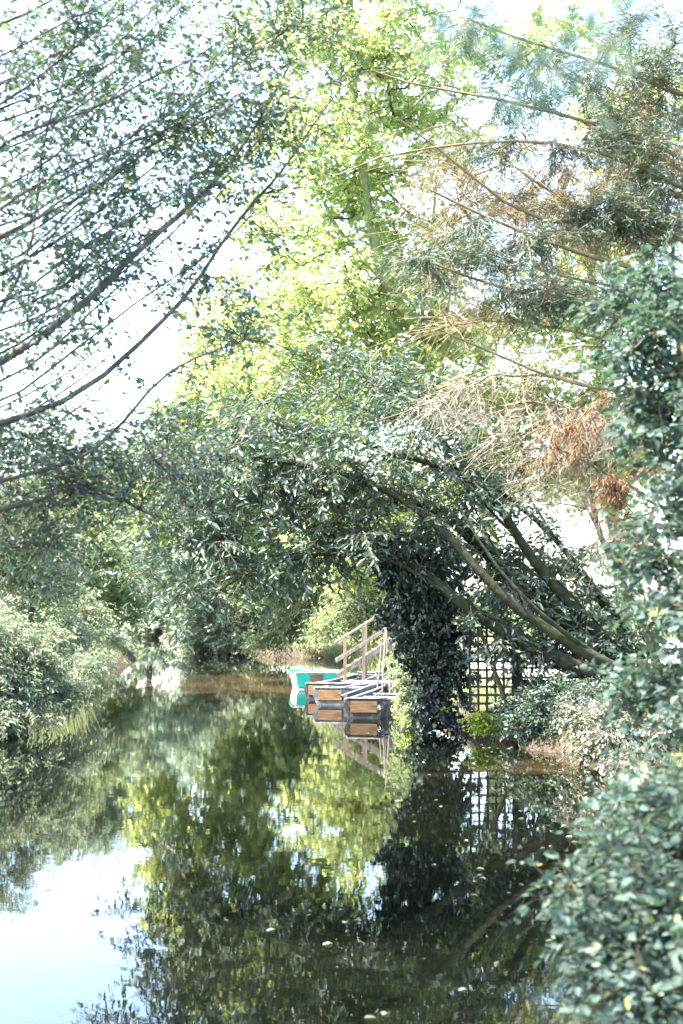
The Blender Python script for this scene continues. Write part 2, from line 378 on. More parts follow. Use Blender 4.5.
# 1 overhanging tree on the left
extra_limbs=[]
for y0 in (30,85,150,190,250,300,330,380,430,450,300,210,120,350,60,110,170,230,270,320,360,400,240,140,410,280):
    x1=rng.uniform(130,330); sl=rng.uniform(.62,.95); d0=rng.uniform(11.8,13.2); sg=rng.uniform(10,40)
    pts=[]
    for t in np.linspace(-.45,1,8):
        x=x1*t; pts.append((x+rng.normal(0,3), y0-(sl*x if x>0 else sl*x*.4)+sg*math.sin(math.pi*max(t,0))*(.7)+rng.normal(0,4), d0+2*t))
    extra_limbs.append((PL(*pts),rng.uniform(.010,.019),.004))
tree('beech_tree','grey barked tree on the left bank, its long bare boughs rising over the river','tree',
  ([P3(-8.2,11.5,.6),P3(-7.6,11.6,2.2),P3(-6.9,11.8,4.),P3(-6.2,12,6.5),P3(-5.6,12.2,10)],.3,.13),
  [ (PL((-140,330,11.8),(0,234,12),(50,214,12.3),(124,159,12.8),(200,120,13.5),(265,80,14)),.022,.006),
    ([P(-180,420,11.8)]+PL((-60,395,12),(0,360,12.2),(45,337,12.3),(90,300,12.6),(124,264,12.8),(164,224,13),(209,184,13.4),(259,124,14),(299,40,14.5)),.055,.006),
    ([P(-190,480,11.8)]+PL((-60,440,12),(10,419,12.2),(65,407,12.5),(105,375,12.8),(139,345,13),(184,300,13.4),(214,249,13.8),(259,194,14.2),(299,144,14.6),(340,90,15)),.04,.006),
    ([P(-190,500,11.8)]+PL((-40,490,12),(40,470,12.4),(95,454,12.8),(125,424,13),(149,385,13.3),(194,355,13.8),(244,340,14.3)),.03,.006),
    ([P(-200,560,11.8)]+PL((-40,515,12),(30,504,12.6),(50,492,13),(100,488,13.8),(139,514,14.4),(189,519,15.2)),.035,.006),
    (PL((-120,200,12),(0,105,12.3),(50,65,12.6),(100,30,13),(149,0,13.4),(180,-30,13.6)),.022,.005),
    (PL((-100,260,12),(0,134,12.2),(50,124,12.5),(124,95,13),(179,65,13.4),(239,30,14)),.02,.005),
    (PL((-130,300,12),(0,209,12.1),(55,174,12.3),(129,144,12.8),(199,114,13.4),(259,85,14)),.02,.005),
    (PL((-150,370,12),(0,271,12.4),(50,249,12.7),(114,199,13.1),(174,149,13.6),(224,105,14)),.022,.005),
    (PL((-60,395,12),(-10,330,12),(20,280,12.2),(35,200,12.4),(45,120,12.7),(70,60,13),(90,-10,13.3)),.02,.005),
    *extra_limbs,
    ([P3(-6.2,12,6.5),P3(-4,12.5,8.5),P3(-1.5,12,10),P3(1,11,11)],.09,.02),
    ([P3(-6,12,8),P3(-5,10,10),P3(-3,8,11),P3(-1,6.5,11.5)],.08,.02),
  ],
  [B(50,60,13,110,90,1.2,42),B(200,40,14,120,50,1.4,36),B(290,20,14.5,60,40,1,11),B(160,150,13.5,140,70,1.2,34),B(240,120,14,60,50,1,18),B(290,90,14.6,50,50,1,12),B(50,200,12.6,80,50,1,24),B(60,270,13,80,40,1,22),
   B(30,340,13,60,50,1,14),B(180,240,13.8,90,60,1,10),B(230,330,14.5,60,35,1,9),
   B(40,450,13,80,45,1.2,46),B(120,470,14,70,40,1.2,36),B(30,520,13.5,50,35,1,24),B(70,545,14,50,25,1,8),B(170,450,14.5,50,30,1,16),B(-60,480,13,70,80,1.5,30),
   (P3(-2.5,12,9.6),(3.8,2.5,1.3),70),(P3(0.5,10,10.3),(2.8,2.8,1.4),55),(P3(-3.6,8.8,9.4),(3.2,2.4,1.3),110),(P3(-5.6,6.3,8.6),(2.8,1.8,1.7),110),(P3(-7.5,7,10.5),(2,2.4,1.6),50),(P3(-7,12,9),(2.5,3,3),40)],  # unseen crown overhead, clumps added to shade the right foreground
  'leaf_left',size=.066,width=.54,tw=6,twl=(.25,.8),lpt=8,droop=.2,nup=.45,rtwig=.0065,twig_r=.0042,along=140,step=.3,jit=.04)
# 2 leaning laurel on the right bank: stems sweep up and left over the water
tree('laurel_tree','mossy many-stemmed tree leaning far out over the water from the right bank','tree',
  (PL((668,700,27.5),(640,688,27.5),(605,678,27.5),(570,668,27.5),(537,651,27.5),(499,628,27.6),(454,601,27.8),(420,564,28),(385,545,28.2)),.24,.07),
  [ (PL((640,684,27.2),(626,672,26.9),(578,649,26.8),(524,614,26.9),(470,560,27),(430,520,27.2),(395,490,27.4),(330,470,27.6),(260,455,27.8),(200,458,28)),.13,.03),
    (PL((650,688,28),(607,643,28),(582,618,28),(553,585,28),(533,560,28),(490,490,28),(435,460,28),(390,455,28),(340,430,28.3),(280,425,28.6)),.14,.03),
    (PL((655,686,28.6),(632,639,28.6),(599,597,28.7),(578,564,28.8),(540,520,28.9),(505,495,29),(465,465,29),(420,410,29.3),(380,385,29.6)),.09,.025),
    (PL((640,690,28.4),(590,650,28.3),(550,612,28.3),(510,575,28.5),(480,545,28.8),(430,500,29.2),(380,500,29.5),(310,505,29.6),(240,525,29.5)),.22,.03),
    (PL((660,686,27.6),(655,640,27.6),(625,590,27.6),(600,540,27.8),(590,480,28),(560,420,28.3)),.10,.03),
    (PL((648,688,28.9),(612,620,29),(570,560,29.1),(530,500,29.2),(500,450,29.3),(480,410,29.4)),.06,.015),
    (PL((636,690,27),(596,652,26.8),(560,632,26.7),(515,590,26.7),(480,545,26.8),(455,500,27)),.07,.018),
    (PL((650,690,28.2),(618,652,28.1),(575,600,28),(545,568,28),(500,520,28),(468,488,28.2),(440,440,28.4)),.055,.015),
    (PL((600,676,27.8),(560,640,27.7),(525,600,27.7),(497,560,27.8),(470,500,28)),.05,.015),
    (PL((664,680,28),(640,620,28),(612,560,28),(585,500,28.2),(560,460,28.3)),.06,.015),
    (PL((454,601,27.8),(400,560,27.8),(340,550,27.6),(280,560,27.4),(220,590,27.2)),.05,.012),
  ],
  [B(430,420,28.5,90,45,1.4,34),B(470,480,28.6,75,50,1.4,28),B(380,470,28,90,55,1.5,42),B(300,470,28,90,50,1.5,46),B(220,480,28,75,55,1.4,40),B(300,520,28,90,45,1.4,38),B(220,545,27.8,50,40,1,16),
   B(240,420,28.6,90,35,1.4,30),B(340,400,29,80,30,1.4,18),B(370,540,28,60,45,1.3,30),B(195,600,27.4,18,22,.6,4),B(300,580,27.8,50,22,.9,8),B(240,585,27.6,36,22,.8,5),B(165,530,27.8,26,40,.8,9),B(560,590,28.8,80,60,1.2,46),B(600,640,28.3,60,40,1,34),B(520,550,29,60,50,1,24),B(160,450,28,40,40,1,12),B(500,600,28,50,40,1,18),B(540,640,27.6,50,30,.8,14),B(460,540,28,40,50,1,14),B(140,560,28,24,30,.8,5),B(185,628,27.2,12,10,.4,2),B(120,470,28,30,30,1,5),B(330,360,29.4,60,24,1.2,10),B(400,370,29,40,24,1,10)],
  'leaf_laurel',bark='bark_moss',twigmat='twig',size=.18,width=.33,tpl='long',tw=6,twl=(.35,1.0),lpt=8,droop=.4,nup=.25,rtwig=.012,twig_r=.006,step=.5,jit=.05)
# 3 ivy curtain hanging from the lowest stem
tree('ivy_curtain','dark glossy ivy hanging in a thick column down to the water beside the punts','climbing plant',
  (PL((428,724,29.9),(430,680,29.9),(425,640,29.6),(430,600,29.2),(428,570,28.8)),.05,.03),
  [(PL((430,700,30),(445,660,29.8),(440,610,29.6)),.03,.015)],
  [B(432,705,30,22,26,.5,40),B(438,655,29.8,24,34,.5,44),B(426,600,29.4,40,35,.8,52),B(415,640,29.8,18,24,.5,14),B(456,630,29.9,22,30,.6,18),B(400,600,29.5,26,24,.6,16),B(440,560,29,50,30,.8,26),B(405,560,29,45,30,.8,40),B(455,680,30.2,18,40,.5,20)],
  'leaf_ivy',bark='bark',twigmat='twig',size=.10,width=.8,tpl='oval',tw=8,twl=(.15,.4),lpt=8,droop=.9,nup=.15,rtwig=.008,twig_r=.004,step=.4)
# 4 cypress on the right, upper right of the picture
def fan(cx,cy,d,rx,ry,rd,n): return B(cx,cy,d,rx,ry,rd,n)
tree('cypress_tree','dark grey-green cypress with ochre boughs reaching in from the upper right','tree',
  ([P3(7.2,20.5,.8),P3(7.1,20.5,4),P3(6.9,20.6,9),P3(6.8,20.6,15)],.35,.12),
  [ (PL((800,330,20.5),(683,285,20.2),(600,262,20),(540,240,19.8),(480,215,19.6),(430,190,19.5)),.07,.015),
    (PL((800,290,20.5),(683,240,20.4),(620,215,20.3),(551,231,20.2),(496,200,20),(440,150,19.8),(400,120,19.6)),.06,.012),
    (PL((800,220,20.5),(700,170,20.4),(620,130,20.2),(551,113,20),(506,98,19.9),(440,90,19.8),(370,70,19.7)),.05,.01),
    (PL((800,250,20.5),(690,190,20.3),(600,150,20),(511,140,19.8),(440,148,19.6),(370,153,19.5),(338,175,19.4)),.045,.01),
    (PL((820,180,20.5),(700,100,20.5),(600,60,20.4),(520,40,20.3),(470,20,20.2)),.06,.015),
    (PL((800,380,20.5),(700,330,20.2),(620,305,20),(560,300,19.8),(500,290,19.6),(430,262,19.5)),.06,.012),
    (PL((800,420,20.3),(700,400,20),(620,395,19.8),(540,378,19.6),(480,345,19.5),(440,330,19.4)),.05,.012)],
  [B(640,140,20.3,70,60,1,20),B(660,60,20.5,60,60,1,18),B(570,80,20.3,60,45,.9,12),B(480,60,20,60,40,.8,8),B(520,150,20,60,40,.8,8),B(610,215,20,70,18,.8,14),B(500,245,19.8,70,16,.7,14),B(540,300,19.8,60,22,.7,16),B(640,310,20,60,40,.9,18),B(440,265,19.6,50,14,.6,7),B(660,220,20.2,40,60,.9,14)],
  'needle',bark='bark_ochre',size=.11,width=.16,tpl='strip',tw=10,twl=(.25,.75),lpt=26,droop=.3,nup=.3,rtwig=.01,twig_r=.006,step=.5,jit=.05,spread=.9,leaf_jit=.035)
# 5 bare brown boughs among them
tree('larch_tree','half dead conifer with bare sweeping brown boughs and rusty dead fronds on the right','tree',
  ([P3(6.4,23,.8),P3(6.4,23,5),P3(6.3,23,10),P3(6.2,23,16)],.28,.1),
  [ (PL((740,300,23),(640,235,22.8),(560,200,22.6),(480,140,22.4),(430,85,22.2)),.04,.008),
    (PL((740,360,23),(640,290,22.8),(540,270,22.6),(450,240,22.4),(400,215,22.2)),.04,.008),
    (PL((740,200,23),(640,150,22.8),(560,110,22.6),(490,90,22.4)),.04,.008),
    (PL((740,420,23),(640,350,22.8),(560,330,22.6),(480,320,22.4),(420,330,22.2)),.04,.008),
    (PL((740,160,23),(650,110,22.8),(590,90,22.6),(540,50,22.4)),.04,.008)],
  [B(520,180,22.5,110,60,1,60),B(520,250,22.5,110,40,1,50),B(600,180,22.7,80,80,1,50),B(500,310,22.4,90,30,1,30),B(640,120,22.7,50,60,1,30),B(470,210,22.3,70,50,1,30)],
  None,bark='bark_ochre',twigmat='bark_ochre',tw=9,twl=(.5,1.4),droop=.15,rtwig=.006,twig_r=.006,step=.5,jit=.05,spread=.45)
def sprig(name,label,cat,anchor,blobs,leaf,group=None,**k):
    return tree(name,label,cat,anchor,[],blobs,leaf,group,**k)
tree('dead_conifer','bleached leafless conifer, pale twigs hanging in sweeps above the leaning stems','tree',
  ([P3(6.9,26,.8),P3(6.7,26,3),P3(6.4,26,6),P3(6.2,26,8.6)],.22,.09),
  [ (PL((690,420,26),(620,400,25.8),(560,380,25.6),(500,375,25.4),(440,395,25.2),(380,420,25)),.04,.008),
    (PL((690,470,26),(640,440,25.8),(580,410,25.6),(520,400,25.4),(450,430,25.2)),.04,.008),
    (PL((690,520,26),(640,490,25.8),(580,455,25.6),(520,445,25.4),(470,470,25.2)),.035,.008),
    (PL((690,580,26),(650,540,25.8),(610,510,25.6),(560,500,25.4),(520,520,25.3)),.03,.008),
    (PL((690,380,26),(620,345,25.8),(560,350,25.6),(500,350,25.4)),.03,.008)],
  [B(500,390,25.4,70,22,.8,44),B(570,420,25.6,60,35,.8,54),B(560,470,25.6,60,35,.8,54),B(620,520,25.7,40,50,.8,70),B(540,430,25.4,80,40,.8,60),B(610,440,25.7,45,50,.8,50),B(450,410,25.2,40,25,.6,22),B(540,360,25.4,60,14,.6,26)],
  None,bark='bark_ochre',twigmat='twig_dead',tw=4,twl=(.2,.8),droop=.5,rtwig=.0055,twig_r=.005,step=.22,jit=.06,spread=.75,lean=(-.45,0,-.2))
tree('dead_fronds','rusty brown dead fronds hanging in front of the bleached conifer twigs','dead foliage',
  ([P3(6.2,24.5,.8),P3(6.1,24.5,3),P3(5.9,24.5,6),P3(5.8,24.5,9)],.08,.03),
  [],[B(640,430,24.5,18,50,.5,6),B(580,430,24.5,50,50,.5,6),B(520,200,24.5,60,40,.6,8),B(560,280,24.5,60,30,.6,6),B(615,480,24.4,12,22,.3,6),B(630,540,24.5,20,30,.4,7),B(600,220,24.5,60,50,.6,14),B(660,190,24.5,40,60,.6,18),B(560,190,24.4,40,30,.5,6),B(640,330,24.5,40,30,.5,8)],
  'needle_dead',bark='bark_ochre',size=.12,width=.2,tpl='strip',tw=7,twl=(.2,.5),lpt=26,droop=.9,nup=.2,rtwig=.007,twig_r=.005)
# 6 near foliage on the right edge
tree('elder_tree','blurred blue-green leafy tree filling the right edge close to the camera','tree',
  ([P3(3.9,10.4,.8),P3(3.8,10.4,2.5),P3(3.7,10.3,5),P3(3.5,10,8.5)],.12,.05),
  [([P3(3.5,10,7),P3(3,7.5,7.3),P3(2.2,5.2,6.3),P3(1.5,4.3,5.0)],.03,.008)],
  [B(676,300,10,52,50,.7,18),B(682,400,10,52,50,.7,22),B(680,500,10,50,50,.7,24),B(678,600,10,42,50,.7,26),B(672,690,10,46,45,.7,28),B(640,350,10.2,40,25,.5,14),B(740,450,10,60,200,.8,100),B(640,290,10.3,30,22,.4,9),B(650,440,10.2,30,40,.5,8),B(640,400,10.3,26,20,.4,4),B(632,560,10.2,22,40,.4,8),B(618,690,10.2,16,14,.3,3),B(600,300,10.3,24,14,.4,3)],
  'leaf_near',bark='bark',twigmat='twig',size=.075,width=.66,tw=5,twl=(.12,.36),lpt=8,droop=.25,nup=.5,rtwig=.005,twig_r=.0025,step=.3,jit=.02)
tree('overhead_bough','very blurred pale green bough hanging in from the top right corner','tree',
  ([P3(3.2,2.6,.7),P3(3.1,2.6,3),P3(2.6,2.4,4.),P3(1.6,2.2,4.1),P3(.9,2.15,3.9)],.05,.008),
  [],[B(500,10,2.1,60,30,.1,4),B(530,80,2.1,30,45,.08,3),B(620,10,2.2,60,35,.1,4),B(590,60,2.1,25,25,.08,2)],
  'leaf_near',bark='bark',twigmat='twig',size=.03,width=.4,tpl='rhomb',tw=4,twl=(.05,.13),lpt=9,droop=.5,nup=.3,rtwig=.0015,twig_r=.0008,step=.2,jit=.01)
# 7 near shrub bottom right
tree('elder_bush','rounded blue-green bush spilling over the water at the lower right corner','shrub',
  ([P3(2.5,7.4,.55),P3(2.4,7.4,.9),P3(2.2,7.4,1.4)],.04,.02),
  [([P3(2.4,7.4,.9),P3(1.9,7.2,1.1),P3(1.4,7.1,.9)],.02,.008),([P3(2.4,7.4,.8),P3(1.8,7.0,.75),P3(1.3,6.8,.6)],.02,.006)],
  [B(665,840,7.4,50,50,.45,28),B(625,900,7.2,50,50,.4,22),B(665,940,7.0,60,70,.45,34),B(600,960,7.1,36,44,.3,11),B(640,1010,6.9,60,40,.4,24),B(665,790,7.6,30,30,.3,16),B(740,900,7.2,60,120,.6,60),B(575,900,7.1,22,16,.2,7)],
  'leaf_near',bark='bark',twigmat='twig',size=.064,width=.58,tw=6,twl=(.12,.42),lpt=7,droop=.2,nup=.5,rtwig=.004,twig_r=.002,step=.2,jit=.015)
# 8 shrubs on the right bank
tree('bank_bush','dark small-leaved bush on the right bank under the leaning stems','shrub',
  (PL((560,738,26.9),(560,715,26.9),(555,700,26.9)),.05,.03),[],
  [B(560,710,26.9,45,26,.8,80),B(530,715,27.2,30,22,.6,44),B(600,700,26.4,40,25,.8,50),B(548,690,27,30,16,.5,26)],
  'leaf_left',bark='bark',twigmat='twig',size=.08,width=.6,tpl='oval',tw=7,twl=(.2,.45),lpt=10,droop=.3,nup=.35,rtwig=.006,twig_r=.004,step=.25)
tree('bramble_bush','pale flecked bramble on the right bank trailing onto the water behind the elder','shrub',
  (PL((640,765,23),(635,745,23),(630,730,23)),.04,.02),[],
  [B(625,730,23,45,28,.8,90),B(660,740,22.4,35,35,.7,60),B(592,738,24,16,26,.4,26),B(600,712,24,30,14,.5,20),B(640,765,22,40,14,.6,26),B(675,700,22.6,25,30,.6,20)],
  'leaf_variegated',bark='bark',twigmat='twig_dead',size=.085,width=.6,tw=6,twl=(.2,.5),lpt=8,droop=.5,nup=.3,rtwig=.006,twig_r=.004,step=.25)
tree('lime_weed','small bright lime-green plant sunlit at the foot of the trellis','plant',
  (PL((482,738,28.2),(482,728,28.2),(483,718,28.2)),.012,.008),[],
  [B(482,722,28.2,16,13,.25,26),B(500,728,28.2,14,9,.25,12),B(412,722,30.8,12,8,.2,6)],
  'leaf_lime',bark='bark_green',size=.07,width=.6,tw=5,twl=(.08,.22),lpt=8,droop=.3,nup=.4,rtwig=.004,twig_r=.003,step=.15)
tree('punt_side_bush','mid green bush between the nearest punt and the ivy','shrub',
  (PL((404,712,33.5),(404,698,33.5),(404,680,33.5)),.03,.015),[],
  [B(404,690,33.5,10,24,.4,26),B(400,660,34,12,18,.4,10),B(407,714,32,10,9,.3,10)],
  'leaf_mid',bark='bark',twigmat='twig',size=.08,width=.6,tw=6,twl=(.15,.4),lpt=9,droop=.3,nup=.4,rtwig=.005,twig_r=.004,step=.25)
# 9 left bank
wk=dict(bark='bark',twigmat='twig',width=.36,tpl='long',tw=7,lpt=11,droop=.4,nup=.35,step=.4)
tree('willow_bush','broad grey-green willow bush on the left bank, nearest of the bushes there','shrub',
  (PL((-20,735,30),(-10,700,30),(10,660,30)),.1,.05),[],
  [B(0,685,30,50,36,1.6,110),B(22,650,31,46,35,1.6,90),B(-30,640,30,50,60,1.6,80),B(62,690,32,26,18,1,22),B(10,715,29,40,12,1,24),B(80,665,36,20,16,1,14)],
  'leaf_willow',size=.12,rtwig=.008,twig_r=.005,twl=(.3,.7),**wk)
tree('willow_tree','pale grey-green willow standing behind the nearest left bank bush','tree',
  (PL((30,690,46),(30,620,46),(35,570,46)),.16,.08),[],
  [B(30,560,46,60,60,2.2,130),B(75,620,50,30,35,2,60),B(-10,520,45,50,70,2.2,100),B(50,640,47,45,26,2,60),B(95,652,56,16,12,1.5,12)],
  'leaf_willow',size=.16,rtwig=.01,twig_r=.006,twl=(.4,1.),**wk)
tree('poplar_tree','sunny yellow-green tree rising above the willows on the far left bank','tree',
  (PL((80,645,75),(80,590,75),(80,530,75)),.25,.1),[],
  [B(70,560,75,55,50,3,150),B(110,590,80,40,40,3,80),B(20,530,75,50,50,3,90),B(60,520,76,40,25,3,40)],
  'leaf_mid',bark='bark',twigmat='twig',size=.24,width=.6,tpl='rhomb',tw=8,twl=(.6,1.6),lpt=11,droop=.2,nup=.3,rtwig=.015,twig_r=.01,step=.8)
far_specs=[('far_alder_tree','rounded pale tree at the very end of the far channel','tree',(150,530,135,46,80,6,200),'leaf_far_hazed'),
 ('far_sallow_tree','pale tree on the far right side of the distant channel','tree',(214,560,108,40,66,5,150),'leaf_far_hazed'),
 ('far_oak_tree','rounded tree behind the distant channel on the left','tree',(100,520,150,60,85,6,190),'leaf_far_hazed')]
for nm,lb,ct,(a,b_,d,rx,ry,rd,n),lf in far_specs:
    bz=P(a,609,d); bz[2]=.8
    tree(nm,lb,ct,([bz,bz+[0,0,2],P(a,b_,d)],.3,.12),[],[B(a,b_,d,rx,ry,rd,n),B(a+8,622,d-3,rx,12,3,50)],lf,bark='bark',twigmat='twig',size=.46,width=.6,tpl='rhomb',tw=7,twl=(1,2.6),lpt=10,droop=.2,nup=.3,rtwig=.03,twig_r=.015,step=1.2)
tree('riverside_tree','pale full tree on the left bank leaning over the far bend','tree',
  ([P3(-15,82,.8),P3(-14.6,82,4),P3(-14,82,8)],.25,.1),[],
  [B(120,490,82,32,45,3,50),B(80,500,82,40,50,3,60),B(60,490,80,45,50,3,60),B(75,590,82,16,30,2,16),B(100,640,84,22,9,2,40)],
  'leaf_far_hazed',bark='bark',twigmat='twig',size=.26,width=.5,tpl='rhomb',tw=8,twl=(.6,1.6),lpt=11,droop=.3,nup=.3,rtwig=.015,twig_r=.01,step=.8)
# 10 right far bank bushes
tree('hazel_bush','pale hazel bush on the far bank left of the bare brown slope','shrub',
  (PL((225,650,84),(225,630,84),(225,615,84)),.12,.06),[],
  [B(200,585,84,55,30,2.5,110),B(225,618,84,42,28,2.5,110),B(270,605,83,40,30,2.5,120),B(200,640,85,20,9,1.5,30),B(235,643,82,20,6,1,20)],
  'leaf_far_hazed',bark='bark',twigmat='twig',size=.2,width=.5,tpl='rhomb',tw=8,twl=(.5,1.3),lpt=12,droop=.3,nup=.3,rtwig=.012,twig_r=.008,step=.7)
tree('overhang_bush','bush with long pale leaves leaning over the bare far bank','shrub',
  (PL((330,640,72),(325,620,72),(318,605,72)),.12,.06),[],
  [B(310,600,72,45,28,2.2,130),B(350,590,70,35,30,2,90),B(290,625,72,26,10,1.2,26),B(270,640,72,22,6,1,14)],
  'leaf_mid',bark='bark',twigmat='twig',size=.2,width=.36,tpl='rhomb',tw=8,twl=(.5,1.2),lpt=11,droop=.6,nup=.2,rtwig=.012,twig_r=.008,step=.7)
tree('bank_thicket','tangled mid-green thicket on the bank directly behind the wooden steps','shrub',
  (PL((370,640,60),(368,620,60),(366,605,60)),.10,.05),[],
  [B(370,610,60,50,26,2,110),B(330,622,62,26,14,1.5,34),B(410,620,58,30,24,1.5,50)],
  'leaf_mid',bark='bark',twigmat='twig',size=.15,width=.5,tpl='rhomb',tw=8,twl=(.4,1.1),lpt=11,droop=.4,nup=.3,rtwig=.012,twig_r=.008,step=.6)
# 11 bright trees behind
bk=dict(bark='bark_green',twigmat='twig',width=.75,tpl='rhomb',lpt=11,droop=.25,nup=.35,step=.9,jit=.08)
tree('maple_tree','tall sunlit yellow-green maple in the middle distance, leaning green trunk','tree',
  (PL((500,610,58),(485,500,57),(455,400,55),(420,330,54),(383,282,53),(365,200,53),(355,100,53),(350,0,53)),.34,.12),
  [(PL((455,400,55),(400,380,55),(330,360,55),(260,350,55)),.12,.03),(PL((420,330,54),(430,250,54),(440,150,54)),.12,.03),(PL((383,282,53),(330,220,53),(290,120,53)),.12,.03)],
  [B(370,50,54,75,80,5,105),B(350,180,54,65,85,5,95),B(330,300,55,85,60,5,110),B(410,270,55,60,60,5,60),B(330,380,56,90,45,5,100),B(430,370,56,70,50,5,60),B(290,20,54,60,60,4,34),B(250,390,56,60,40,4,60),B(460,40,55,50,60,4,26),B(420,330,55,60,70,4,40),B(470,330,55,40,50,4,20),B(300,110,54,50,70,5,26),B(440,150,54,60,80,5,34),B(400,90,54,70,80,6,40),B(360,-90,54,90,60,4,60)],
  'leaf_bright',size=.22,tw=7,twl=(.5,1.3),rtwig=.02,twig_r=.008,**bk)
tree('sycamore_tree','airy sunlit sycamore left of the tall maple, sky showing through its thin crown','tree',
  (PL((392,610,70),(350,500,70),(300,400,70),(280,300,70),(270,230,70)),.3,.08),[],
  [B(260,330,70,70,60,5,60),B(220,390,70,50,35,4,90),B(270,240,70,60,70,6,40),B(230,160,70,60,60,6,14),B(200,330,70,40,50,4,22),B(190,420,70,40,28,3,60),B(300,420,71,70,50,4,120),B(230,470,72,70,45,4,110),B(260,520,74,80,40,4,90),B(275,562,74,62,34,4,130),B(165,505,74,36,36,3,60),B(330,570,74,30,30,3,40),B(170,450,72,40,30,3,40)],
  'leaf_bright',size=.26,tw=6,twl=(.6,1.5),rtwig=.02,twig_r=.01,**bk)
tree('lime_tree','full green tree behind the wooden steps','tree',
  (PL((400,615,62),(395,540,62),(400,480,62)),.3,.12),[],
  [B(400,500,62,70,60,4,100),B(380,570,60,60,35,4,70),B(340,520,64,60,50,4,80)],
  'leaf_bright',size=.22,tw=7,twl=(.5,1.3),rtwig=.02,twig_r=.008,**bk)
tree('ash_tree','yellow-green tree behind the dead conifer twigs','tree',
  ([P3(12,60,.9),P3(11.5,60,6),P3(11,60,12),P3(10.5,60,20)],.3,.12),[],
  [B(540,330,60,90,50,4,70),B(600,250,60,80,60,4,60),B(480,400,60,70,30,4,40),B(640,430,60,70,50,4,60),B(640,120,60,70,90,4,90),B(500,470,60,70,40,3,70),B(590,470,60,70,50,3,100),B(540,400,60,80,40,3,60),B(560,30,60,60,50,3,26)],
  'leaf_bright',size=.24,tw=7,twl=(.5,1.4),rtwig=.02,twig_r=.008,**bk)
# hedge far behind the trellis yard
tree('yard_hedge','low clipped-looking hedge at the back of the pale yard behind the trellis','hedge',
  ([P3(14,88,.8),P3(14,88,1.8)],.1,.06),[],
  [(P3(4+i*4.2,88+math.sin(i)*1.5,1.7+.5*math.sin(i*2.1)),(2.6,1.2,1.3),34) for i in range(7)],
  'leaf_mid',bark='bark',twigmat='twig',size=.24,width=.6,tpl='rhomb',tw=7,twl=(.4,1.1),lpt=10,droop=.2,nup=.3,rtwig=.012,twig_r=.008,step=.8)

# ------------------------------------------------------------------ box helper for built objects
class MB:
    def __init__(s): s.V=[]; s.F=[]
    def poly(s,vs,fs):
        b=len(s.V); s.V+= [tuple(map(float,v)) for v in vs]; s.F+=[tuple(b+i for i in f) for f in fs]; return s
    def box(s,c,d,rot=None):
        x,y,z=[k/2 for k in d]
        vs=[Vector((sx*x,sy*y,sz*z)) for sx in(-1,1) for sy in(-1,1) for sz in(-1,1)]
        if rot is not None: vs=[rot@v for v in vs]
        vs=[v+Vector(c) for v in vs]
        return s.poly(vs,[(0,1,3,2),(4,6,7,5),(0,4,5,1),(2,3,7,6),(0,2,6,4),(1,5,7,3)])
    def beam(s,a,b,w,h):
        a=Vector(a);b=Vector(b);d=b-a; q=d.to_track_quat('X','Z').to_matrix()
        return s.box((a+b)/2,(d.length,w,h),q)
    def build(s,name,mat,parent=None,bev=.006):
        me=bpy.data.meshes.new(name); me.from_pydata(s.V,[],s.F); me.update()
        o=link(name,me,mat,parent)
        if bev:
            m=o.modifiers.new('bevel','BEVEL'); m.width=bev; m.segments=2; m.limit_method='ANGLE'
        return o
def woodmat(name,c1,c2,scale=6,stretch=(.15,1,1),rough=.75): return noisemat(name,c1,c2,scale,rough,.35,stretch=stretch)
M['timber']=woodmat('weathered_grey_timber',(.10,.082,.064),(.25,.21,.17),18,(1,1,.12))
M['timber_fresh']=woodmat('ochre_timber',(.17,.11,.055),(.30,.21,.11),14,(1,1,.15))
M['black_paint']=noisemat('worn_black_paint',(.012,.012,.013),(.035,.033,.032),9,.5,.2,c3=(.07,.065,.06))
M['grey_paint']=noisemat('worn_grey_paint',(.045,.045,.046),(.15,.145,.14),7,.6,.2)
M['panel']=noisemat('varnished_orange_ply',(.07,.04,.018),(.16,.09,.04),10,.5,.2,c3=(.24,.14,.065),stretch=(.3,1,1.6))
M['panel_dull']=noisemat('dull_brown_ply',(.045,.028,.014),(.13,.08,.035),10,.6,.2,c3=(.18,.115,.05),stretch=(.3,1,1.6))
M['gunwale']=noisemat('scuffed_pale_rail',(.13,.12,.11),(.38,.36,.34),14,.6,.2)
M['green_paint']=noisemat('turquoise_green_paint',(.01,.28,.20),(.02,.36,.26),5,.4,.05)
M['white_paint']=noisemat('off_white_paint',(.62,.63,.6),(.8,.8,.78),4,.45,.05)
M['trellis']=noisemat('dark_stained_lath',(.016,.014,.012),(.04,.034,.028),16,.7,.2)
M['number']=noisemat('white_number_paint',(.6,.6,.58),(.75,.75,.72),20,.6,0)

